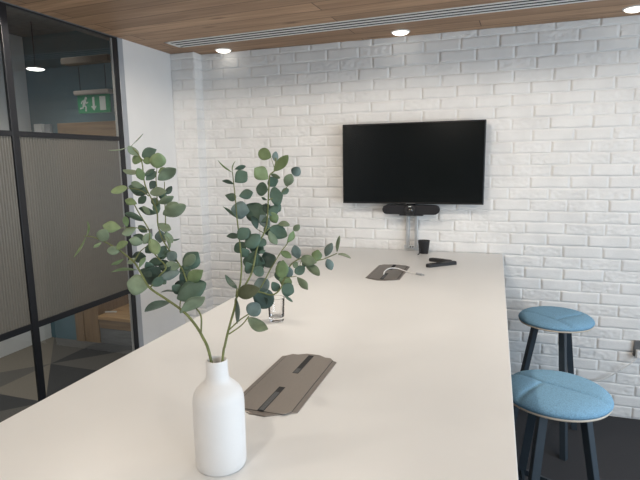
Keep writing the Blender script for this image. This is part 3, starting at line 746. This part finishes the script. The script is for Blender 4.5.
vent = thing('air_vent', 'long white slotted air vent running across the wooden ceiling', 'air vent', (-.8, 3.163, CEIL), math.radians(-3.05))
LX0, LX1, HW = -1.375, 3.2, .091
bm = bmesh.new(); box(bm, LX0 + .01, LX1 - .01, -HW + .01, HW - .01, -.0010, -.0002); obj('slot_shade_sheet', bm, M['vent_dark'], vent)  # flush near-black sheet, its colour stands in for the shade inside the slots
bm = bmesh.new()
box(bm, LX0, LX1, -HW, -HW + .022, -.003, 0, .001); box(bm, LX0, LX1, HW - .022, HW, -.003, 0, .001)
box(bm, LX0, LX0 + .03, -HW, HW, -.003, 0, .001); box(bm, LX1 - .03, LX1, -HW, HW, -.003, 0, .001)
obj('vent_frame', bm, M['vent'], vent)
for k in range(2):
    y = -.0277 + k * .0554
    bm = bmesh.new(); box(bm, LX0 + .03, LX1 - .03, y - .0135, y + .0135, -.0026, -.0011, 0); obj('slat', bm, M['vent'], vent)

# ------------------------------------------------------------------ table
tb = thing('high_table', 'long warm white bar-height meeting table with its end against the brick wall', 'table', (-.546, 1.95, 0))
bm = bmesh.new(); box(bm, -.612, .612, .30 - 1.95, 3.590 - 1.95, TOP - .028, TOP, .002); obj('tabletop', bm, M['table'], tb)
bm = bmesh.new()
box(bm, -.52, -.46, .42 - 1.95, 3.50 - 1.95, TOP - .09, TOP - .029); box(bm, .46, .52, .42 - 1.95, 3.50 - 1.95, TOP - .09, TOP - .029)
obj('under_frame', bm, M['black_metal'], tb)
for y in (.50, 1.95, 3.40):
    for x in (-.49, .49):
        bm = bmesh.new(); box(bm, x - .03, x + .03, y - 1.95 - .03, y - 1.95 + .03, 0, TOP - .09, .003); obj('leg', bm, M['black_metal'], tb)

OCT = lambda w, l, cx, cy: [(-w, -l + cy), (-cx, -l), (cx, -l), (w, -l + cy), (w, l - cy), (cx, l), (-cx, l), (-w, l - cy)]
def power_plate(loc, label):
    t = thing('cable_access_plate', label, 'cable plate', loc, 0, 'metal cable plates set in the table')
    bm = bmesh.new(); prism(bm, OCT(.0935, .214, .022, .042), 0, .0032, bev=.0014); obj('rim_plate', bm, M['plate_rim'], t)
    bm = bmesh.new(); prism(bm, [(-.080, -.178), (-.066, -.196), (.066, -.196), (.080, -.178), (.080, .178), (.066, .196), (-.066, .196), (-.080, .178)], .003, .0036)
    obj('dark_joint', bm, M['slot'], t)
    bm = bmesh.new(); prism(bm, [(-.0785, -.1775), (-.0652, -.1948), (.0652, -.1948), (.0785, -.1775), (.0785, .1775), (.0652, .1948), (-.0652, .1948), (-.0785, .1775)], .003, .0046, bev=.0006)
    obj('lid', bm, M['plate'], t)
    bm = bmesh.new(); box(bm, -.009, .009, -.196, -.05, .0046, .0052); b1 = obj('cable_slot', bm, M['slot'], t)
    bm = bmesh.new(); box(bm, -.006, .007, -.192, -.085, .0052, .0057); obj('brush_strip', bm, M['brush'], b1)
    bm = bmesh.new(); box(bm, -.009, .009, .05, .196, .0046, .0052); b2 = obj('cable_slot', bm, M['slot'], t)
    bm = bmesh.new(); box(bm, -.007, .007, .052, .085, .0052, .0057); obj('brush_strip', bm, M['brush'], b2)
    return t
pp = power_plate((-.5515, 1.318, TOP), 'large bronze grey cable access plate in the table beside the white vase')
dup(pp, (-.557, 2.842, TOP), 0, 'grey cable access plate in the far table end under a white cable')

wc = thing('charging_cable', 'thin white charging cable curling out of the far table plate', 'cable', (-.46, 2.84, TOP))
def rel(pts, o): return [(p[0] - o[0], p[1] - o[1], p[2] - o[2]) for p in pts]
bm = bmesh.new(); tube(bm, rel([(-.564, 2.735, TOP + .0105), (-.565, 2.775, TOP + .020), (-.552, 2.85, TOP + .022), (-.515, 2.885, TOP + .016), (-.466, 2.862, TOP + .008), (-.43, 2.842, TOP + .0045), (-.395, 2.822, TOP + .0045)], (-.46, 2.84, TOP)), .0032, n=8)
obj('cord', bm, M['white_plastic'], wc, True)
bm = bmesh.new(); tube(bm, rel([(-.397, 2.823, TOP + .006), (-.365, 2.805, TOP + .006)], (-.46, 2.84, TOP)), .006, n=8); obj('connector', bm, M['grey_strip'], wc)
bm = bmesh.new(); tube(bm, rel([(-.365, 2.805, TOP + .006), (-.352, 2.798, TOP + .006)], (-.46, 2.84, TOP)), .004, n=8); obj('connector_tip', bm, M['alu'], wc)

# ------------------------------------------------------------------ vase and branches
VX, VY = -.5345, .892
bm = bmesh.new()
prof = [(.046, 0), (.0505, .0015), (.0528, .006), (.0535, .02), (.0537, .06), (.0538, .10), (.0537, .14), (.0530, .153), (.0505, .163), (.0455, .172), (.0385, .1795), (.0310, .1855), (.0262, .191),
        (.0238, .197), (.0228, .205), (.0224, .215), (.0222, .226), (.0222, .2325), (.0214, .2348), (.0203, .2352), (.0192, .2342), (.0186, .231), (.0184, .215), (.0190, .195), (.030, .178), (.048, .155), (.049, .02), (.002, .012)]
lathe(bm, prof, 64, cap0=True, cap1=True)
tag(obj('vase', bm, M['ceramic'], smooth=True, loc=(VX, VY, TOP)), 'matt white bottle-shaped ceramic vase standing on the table', 'vase')

def leaf(bm, B, T, Wd, mi, rnd):
    B, T, Wd = Vector(B), Vector(T), Vector(Wd)
    ax = (T - B) * 1.08; L = ax.length; n = ax.cross(Wd).normalized(); hw = Wd.length / 2; wd = Wd.normalized()
    slim = hw * 2 / L < .33
    cup = rnd.uniform(.08, .22) * rnd.choice((-1, 1)); bend = rnd.uniform(-.10, .10)
    N = 13
    rows = []
    pk = .50 if slim else rnd.choice((.46, .52, .58))
    ex = .80 if slim else rnd.uniform(.54, .70); tipk = rnd.choice((0, 0, .35, .6))
    for i in range(N + 1):
        t = .5 - .5 * math.cos(PI * i / N)
        tt = t ** (math.log(.5) / math.log(pk))
        w = hw * max(0.0, math.sin(PI * tt)) ** ex
        if t > .62: w *= 1 - tipk * ((t - .62) / .38) ** 1.6 * .8
        if i in (0, N): w = hw * .04
        c = B + ax * t + n * (bend * L * math.sin(PI * t))
        row = []
        for j in range(5):
            s = (j - 2) / 2
            row.append(bm.verts.new(c + wd * (s * w) + n * (cup * w * s * s - (.05 * w if j == 2 else 0))))
        rows.append(row)
    for a, b in zip(rows, rows[1:]):
        for j in range(4):
            f = bm.faces.new((a[j], a[j + 1], b[j + 1], b[j])); f.material_index = mi; f.smooth = True

def branch(leaves, stems, base, label, seed):
    rnd = random.Random(seed)
    t = thing('eucalyptus_branch', label, 'artificial branch', base)
    t_mats = [LEAF[k] for k in TONES]
    bm = bmesh.new()
    for k, (pts, r, e) in enumerate(stems):
        if k == 0:
            p0 = Vector(pts[0]); pts = [tuple(base)] + list(pts)
            tube(bm, rel(pts, base), r, r * .35, n=8, k=5)
        else:
            tube(bm, rel(pts, base), r, r * e, n=7, k=5)
    # short leaf stalks where a leaf does not already sit on a stem
    obj('stem', bm, M['stem'], t, True)
    bm = bmesh.new()
    for r in leaves:
        leaf(bm, rel([r[0:3]], base)[0], rel([r[3:6]], base)[0], r[6:9], TONES.index(r[9]), rnd)
    me = bpy.data.meshes.new('leaves'); bm.normal_update(); bm.to_mesh(me); bm.free()
    for m_ in t_mats: me.materials.append(m_)
    o = link(bpy.data.objects.new('leaves', me), t)
    s = o.modifiers.new('thickness', 'SOLIDIFY'); s.thickness = .0007; s.offset = 0
    return t
branch(LEAVES_LEFT, STEMS_LEFT, (VX + .012, VY + .004, TOP + .03), 'eucalyptus branch leaning left out of the white vase towards the glass partition', 5)
branch(LEAVES_RIGHT, STEMS_RIGHT, (VX - .012, VY - .004, TOP + .03), 'eucalyptus branch leaning right out of the white vase, one spray reaching over the table', 6)

bm = bmesh.new()
lathe(bm, [(.0285, 0), (.030, .0015), (.0305, .004), (.0345, .092), (.0350, .0945), (.0343, .096), (.0332, .0945), (.0290, .020), (.026, .0165), (.002, .0155)], 48, cap0=True, cap1=True)
tag(obj('drinking_glass', bm, M['tumbler'], smooth=True, loc=(-.818, 1.842, TOP + .0005)), 'clear empty tumbler on the table behind the eucalyptus', 'glass')

# ------------------------------------------------------------------ far end of the table
tv = thing('television', 'black flat television hung on the white brick wall', 'television', (-.540, 3.52, 1.66))
bm = bmesh.new(); box(bm, -.476, .475, -.018, .018, -.272, .272, .004); obj('housing', bm, M['bezel'], tv)
bm = bmesh.new(); box(bm, -.30, .30, .017, .045, -.22, .16, .008); obj('rear_shell', bm, M['plastic'], tv)
bm = bmesh.new(); box(bm, -.468, .467, -.0195, -.017, -.260, .264, .0006); obj('screen', bm, M['screen'], tv)
bm = bmesh.new(); box(bm, -.03, .03, -.0195, -.017, -.2692, -.2655); obj('chin_strip', bm, M['grey_metal'], tv)

mt_ = thing('television_mount', 'silver twin-rail television bracket rising from the table on the brick wall', 'bracket', (-.538, 3.58, 1.08))
for x0, x1 in ((-.040, -.018), (.019, .041)):
    bm = bmesh.new(); box(bm, x0, x1, -.012, .012, -.006, .56, .002); r_ = obj('rail', bm, M['alu'], mt_)
    bm = bmesh.new(); box(bm, x0 + .007, x0 + .013, -.0135, -.0122, 0, .55); obj('rail_groove', bm, M['grey_strip'], r_)
bm = bmesh.new(); box(bm, -.055, .045, -.008, .012, -.010, .012, .002); obj('foot_plate', bm, M['alu'], mt_)
for x in (-.008, .008):
    bm = bmesh.new(); bmesh.ops.create_cone(bm, cap_ends=True, segments=12, radius1=.006, radius2=.005, depth=.006, matrix=Matrix.Translation((x, -.011, .002)) @ Matrix.Rotation(PI / 2, 4, 'X'))
    obj('bolt', bm, M['bezel'], mt_)
bm = bmesh.new(); box(bm, -.10, .10, -.014, .014, .42, .47, .002); obj('cross_bar', bm, M['black_metal'], mt_)

vb = thing('conference_camera_bar', 'black conference camera bar with round lens under the television', 'camera bar', (-.540, 3.525, 1.348))
bm = bmesh.new()
pts = []
for a in range(13):
    th = -PI / 2 + PI * a / 12; pts.append((.162 + .031 * math.cos(th), .031 * math.sin(th)))
for a in range(13):
    th = PI / 2 + PI * a / 12; pts.append((-.162 + .031 * math.cos(th), .031 * math.sin(th)))
prism(bm, pts, -.030, .030, bev=.006)
for v in bm.verts: v.co = Vector((v.co.x, -v.co.z, v.co.y))
obj('speaker_bar', bm, M['mesh_cloth'], vb)
bm = bmesh.new(); lathe(bm, [(.040, 0), (.040, .006), (.036, .012), (.024, .013)], 40, cap0=True, cap1=True)
bmesh.ops.transform(bm, matrix=Matrix.Translation((0, -.028, -.002)) @ Matrix.Rotation(PI / 2, 4, 'X'), verts=bm.verts); cam_h = obj('camera_head', bm, M['plastic'], vb, False)
bm = bmesh.new(); lathe(bm, [(.021, .012), (.019, .016), (.012, .019), (.002, .020)], 32, cap0=True, cap1=True)
bmesh.ops.transform(bm, matrix=Matrix.Translation((0, -.028, -.004)) @ Matrix.Rotation(PI / 2, 4, 'X'), verts=bm.verts); obj('lens', bm, M['lens'], cam_h, True)
bm = bmesh.new(); box(bm, -.010, .008, -.0425, -.0405, .022, .027); obj('brand_mark', bm, M['sign_white'], cam_h)
bm = bmesh.new(); box(bm, -.075, .085, -.025, .03, -.041, -.0305, .003); obj('base', bm, M['plastic'], vb)
bm = bmesh.new(); box(bm, -.03, .03, .004, .016, .031, .040); obj('clip', bm, M['plastic'], vb)
bm = bmesh.new(); box(bm, -.035, .037, .0305, .043, -.012, .012); obj('mounting_arm', bm, M['black_metal'], vb)

cp = thing('black_cup', 'small black tapered cup on the table in front of the bracket', 'cup', (-.443, 3.49, TOP))
bm = bmesh.new(); lathe(bm, [(.029, 0), (.0305, .002), (.0400, .086), (.0405, .088), (.0395, .089), (.0380, .087), (.029, .006), (.002, .005)], 40, cap0=True, cap1=True); obj('cup_body', bm, M['plastic'], cp, True)
bm = bmesh.new(); tube(bm, [(-.020, -.029, .040), (-.021, -.036, .022), (-.024, -.048, .006), (-.028, -.075, .004)], .0045, .0035, n=8); obj('strap', bm, M['plastic'], cp, True)

def remote(loc, rz, ln, label):
    t = thing('remote_control', label, 'remote control', loc, math.radians(rz), 'black handsets on the far end of the table')
    bm = bmesh.new(); prism(bm, [(-ln / 2 + .019 * (1 - math.cos(a * PI / 10)) - 0, -.021 + .0) for a in ()] or
        [(ln / 2 - .02 + .02 * math.cos(a), .020 * math.sin(a)) for a in [(-PI / 2 + PI * i / 8) for i in range(9)]] +
        [(-ln / 2 + .02 + .02 * math.cos(a), .020 * math.sin(a)) for a in [(PI / 2 + PI * i / 8) for i in range(9)]], 0, .019, bev=.005)
    obj('case', bm, M['plastic'], t)
    bm = bmesh.new()
    for i in range(5):
        for j in (-1, 1): box(bm, -ln * .34 + i * .016 - .005, -ln * .34 + i * .016 + .005, j * .008 - .004, j * .008 + .004, .019, .0205, .0005)
    obj('buttons', bm, M['mesh_cloth'], t)
    return t
remote((-.288, 3.105, TOP), 42, .215, 'black remote control lying at the front of the far table end, under the other')
r2 = remote((-.305, 3.215, TOP + .0), 0, .15, 'shorter black handset lying behind the black remote near the brick wall')
r2.rotation_euler = (0, 0, math.radians(-18))

# ------------------------------------------------------------------ bar stools
def stool(loc, seams, label, legrot):
    t = thing('bar_stool', label, 'bar stool', loc, 0, 'blue topped bar stools')
    R_ = .205
    bm = bmesh.new()
    nr, na = 34, 112
    rings = []
    c0 = None
    def top(x, y, r):
        q = r / R_
        z = .751 + .036 * (1 - q ** 5.0) ** .55 if q < 1 else .751
        z += .004 * (1 - q * q)
        dmin = 9
        for (x0, y0), (x1, y1) in seams:
            d = Vector((x1 - x0, y1 - y0)); tt = max(0, min(1, ((x - x0) * d.x + (y - y0) * d.y) / d.length_squared))
            dmin = min(dmin, math.hypot(x - x0 - d.x * tt, y - y0 - d.y * tt))
        z -= .0085 * math.exp(-(dmin / .0055) ** 2) * (1 if q < .97 else .3) + .004 * math.exp(-(dmin / .02) ** 2)
        return z
    c0 = bm.verts.new((0, 0, top(0, 0, 0)))
    rr = [R_ * (1 - (1 - (i / nr)) ** 1.25) for i in range(1, nr + 1)]
    for r in rr:
        rings.append([bm.verts.new((r * math.cos(2 * PI * k / na), r * math.sin(2 * PI * k / na), top(r * math.cos(2 * PI * k / na), r * math.sin(2 * PI * k / na), min(r, R_ * .9999)))) for k in range(na)])
    for k in range(na): bm.faces.new((c0, rings[0][k], rings[0][(k + 1) % na]))
    for a, b in zip(rings, rings[1:]):
        for k in range(na): bm.faces.new((a[k], b[k], b[(k + 1) % na], a[(k + 1) % na]))
    low = [bm.verts.new((.201 * math.cos(2 * PI * k / na), .201 * math.sin(2 * PI * k / na), .742)) for k in range(na)]
    for k in range(na): bm.faces.new((rings[-1][k], low[k], low[(k + 1) % na], rings[-1][(k + 1) % na]))
    bm.faces.new(low[::-1])
    obj('seat_cushion', bm, M['fabric'], t, True)
    bm = bmesh.new(); lathe(bm, [(.10, .7315), (.196, .7315), (.2005, .733), (.2025, .737), (.2005, .741), (.198, .7425)], 96, cap0=True, cap1=True); obj('seat_base', bm, M['ply'], t)
    bm = bmesh.new(); lathe(bm, [(.13, .7235), (.135, .731)], 40, cap0=True, cap1=True); obj('mounting_plate', bm, M['navy_leg'], t)
    tops, feet = [], []
    for a in legrot:
        u = Vector((math.cos(math.radians(a)), math.sin(math.radians(a)), 0)); s = Vector((-u.y, u.x, 0))
        A = u * .105 + Vector((0, 0, .7185)); B = u * .225
        bm = bmesh.new(); w = .0175
        rs = []
        # square section turned a quarter so that an edge faces outwards
        for P_ in (B, A): rs.append([bm.verts.new(P_ + u * x * w + s * y * w) for x, y in ((-1.35, 0), (0, -1.35), (1.35, 0), (0, 1.35))])
        for k in range(4): bm.faces.new((rs[0][k], rs[0][(k + 1) % 4], rs[1][(k + 1) % 4], rs[1][k]))
        bm.faces.new(rs[0]); bm.faces.new(rs[1])
        bmesh.ops.bevel(bm, geom=list(bm.edges), offset=.0015, segments=2, affect='EDGES')
        obj('leg', bm, M['navy_leg'], t)
        tops.append(A); feet.append(B)
    z = .305
    ring = [f + (a_ - f) * (z / .7185) for a_, f in zip(tops, feet)]
    for i in range(3):
        p, q = ring[i], ring[(i + 1) % 3]; d = (q - p).normalized(); p2, q2 = p + d * .012, q - d * .012
        s = Vector((-d.y, d.x, 0)); bm = bmesh.new(); rs = []
        for P_ in (p2, q2): rs.append([bm.verts.new(P_ + s * x * .006 + Vector((0, 0, y * .013))) for x, y in ((-1, -1), (1, -1), (1, 1), (-1, 1))])
        for k in range(4): bm.faces.new((rs[0][k], rs[0][(k + 1) % 4], rs[1][(k + 1) % 4], rs[1][k]))
        bm.faces.new(rs[0]); bm.faces.new(rs[1])
        obj('footrest', bm, M['navy_leg'], t)
    return t
SN = (.262, 2.148)
stool((SN[0], SN[1], 0), [((-.165, .117), (-.047, .018)), ((-.047, .018), (.185, -.085)), ((-.047, .018), (-.155, -.15))],
      'light blue padded bar stool nearer the viewer, tucked against the table edge', (0, 126, 240))
SF = (.366, 3.195)
stool((SF[0], SF[1], 0), [((-.185, .04), (-.012, -.125)), ((-.012, -.125), (.06, -.19)), ((-.012, -.125), (.14, .03))],
      'blue padded bar stool standing behind, close to the white brick wall', (285, 45, 165))

# ------------------------------------------------------------------ small wall fittings
sk = thing('wall_socket', 'grey metal wall socket low on the brick wall at the right edge', 'socket', (.945, 3.588, .485))
bm = bmesh.new(); box(bm, -.074, .074, -.010, .006, -.05, .05, .002); obj('socket_plate', bm, M['grey_metal'], sk)
bm = bmesh.new(); box(bm, .02, .056, -.0115, -.0098, -.025, .025, .001); obj('socket_face', bm, M['slot'], sk)
pc = thing('power_cable', 'white plug and thin white cable drooping along the brick wall', 'power cable', (.903, 3.57, .458))
bm = bmesh.new(); box(bm, -.024, .024, -.026, .0075, -.026, .024, .007, 3); obj('plug', bm, M['white_plastic'], pc)
bm = bmesh.new(); tube(bm, rel([(.890, 3.558, .435), (.868, 3.556, .405), (.80, 3.562, .335), (.72, 3.568, .268), (.63, 3.57, .225), (.50, 3.57, .16), (.36, 3.57, .08), (.25, 3.565, .012), (.12, 3.55, .006)], (.903, 3.57, .458)), .0042, n=8); obj('cord', bm, M['white_plastic'], pc, True)

ls = thing('light_switch', 'small white switch plate on the white wall behind the left branch', 'light switch', (XL + .0005, 3.105, 1.185))
bm = bmesh.new(); box(bm, 0, .010, -.043, .043, -.06, .06, .003); obj('switch_plate', bm, M['white_plastic'], ls)
bm = bmesh.new(); box(bm, .010, .0135, -.014, .016, -.02, .032, .001); obj('rocker', bm, M['grey_metal'], ls)

# ------------------------------------------------------------------ light
def area(name, loc, rot, sx, sy, power, col):
    l = bpy.data.lights.new(name, 'AREA'); l.shape = 'RECTANGLE'; l.size = sx; l.size_y = sy; l.energy = power; l.color = col
    o = bpy.data.objects.new(name, l); o.location = loc; o.rotation_euler = rot; C.objects.link(o); return o
area('window_daylight', (XR + .16, .15, 1.43), (0, math.radians(66), 0), 1.7, 4.6, P_WIN, (.71, .86, 1))
area('corridor_fill_light', (-3.35, 2.1, CZ - .02), (0, 0, 0), .3, 2.2, P_COR, (1, .95, .88))  # added fill to brighten the neighbouring room, no fitting belongs to it
spot((-3.594, 3.4, 2.435), P_PEN, 120, .6, (1, .93, .82), .05)
bpy.data.lights['corridor_fill_light'].spread = math.radians(110)
w = bpy.data.worlds.new('overcast_sky'); bpy.context.scene.world = w; w.use_nodes = True
bg = w.node_tree.nodes['Background']; bg.inputs['Color'].default_value = (.75, .87, 1, 1); bg.inputs['Strength'].default_value = 1.0

# ------------------------------------------------------------------ camera
cam = bpy.data.cameras.new('camera'); co = bpy.data.objects.new('camera', cam); C.objects.link(co)
r_ = Vector((0.947269, 0.32009647, -0.01482192)); dn = Vector((0.03557049, -0.15100851, -0.98789229)); fw = Vector((-0.31845907, 0.93527252, -0.15443167))
mw = Matrix((r_, -dn, -fw)).transposed().to_4x4(); mw.translation = Vector((0, 0, 1.695))
co.matrix_world = mw
cam.sensor_width = 36; cam.lens = 514.084 * 36 / 640; cam.clip_start = .05
sc = bpy.context.scene; sc.camera = co
sc.view_settings.view_transform = 'Standard'; sc.view_settings.look = 'None'
sc.view_settings.exposure = EXPOSURE; sc.view_settings.gamma = 1; sc.view_settings.use_curve_mapping = False
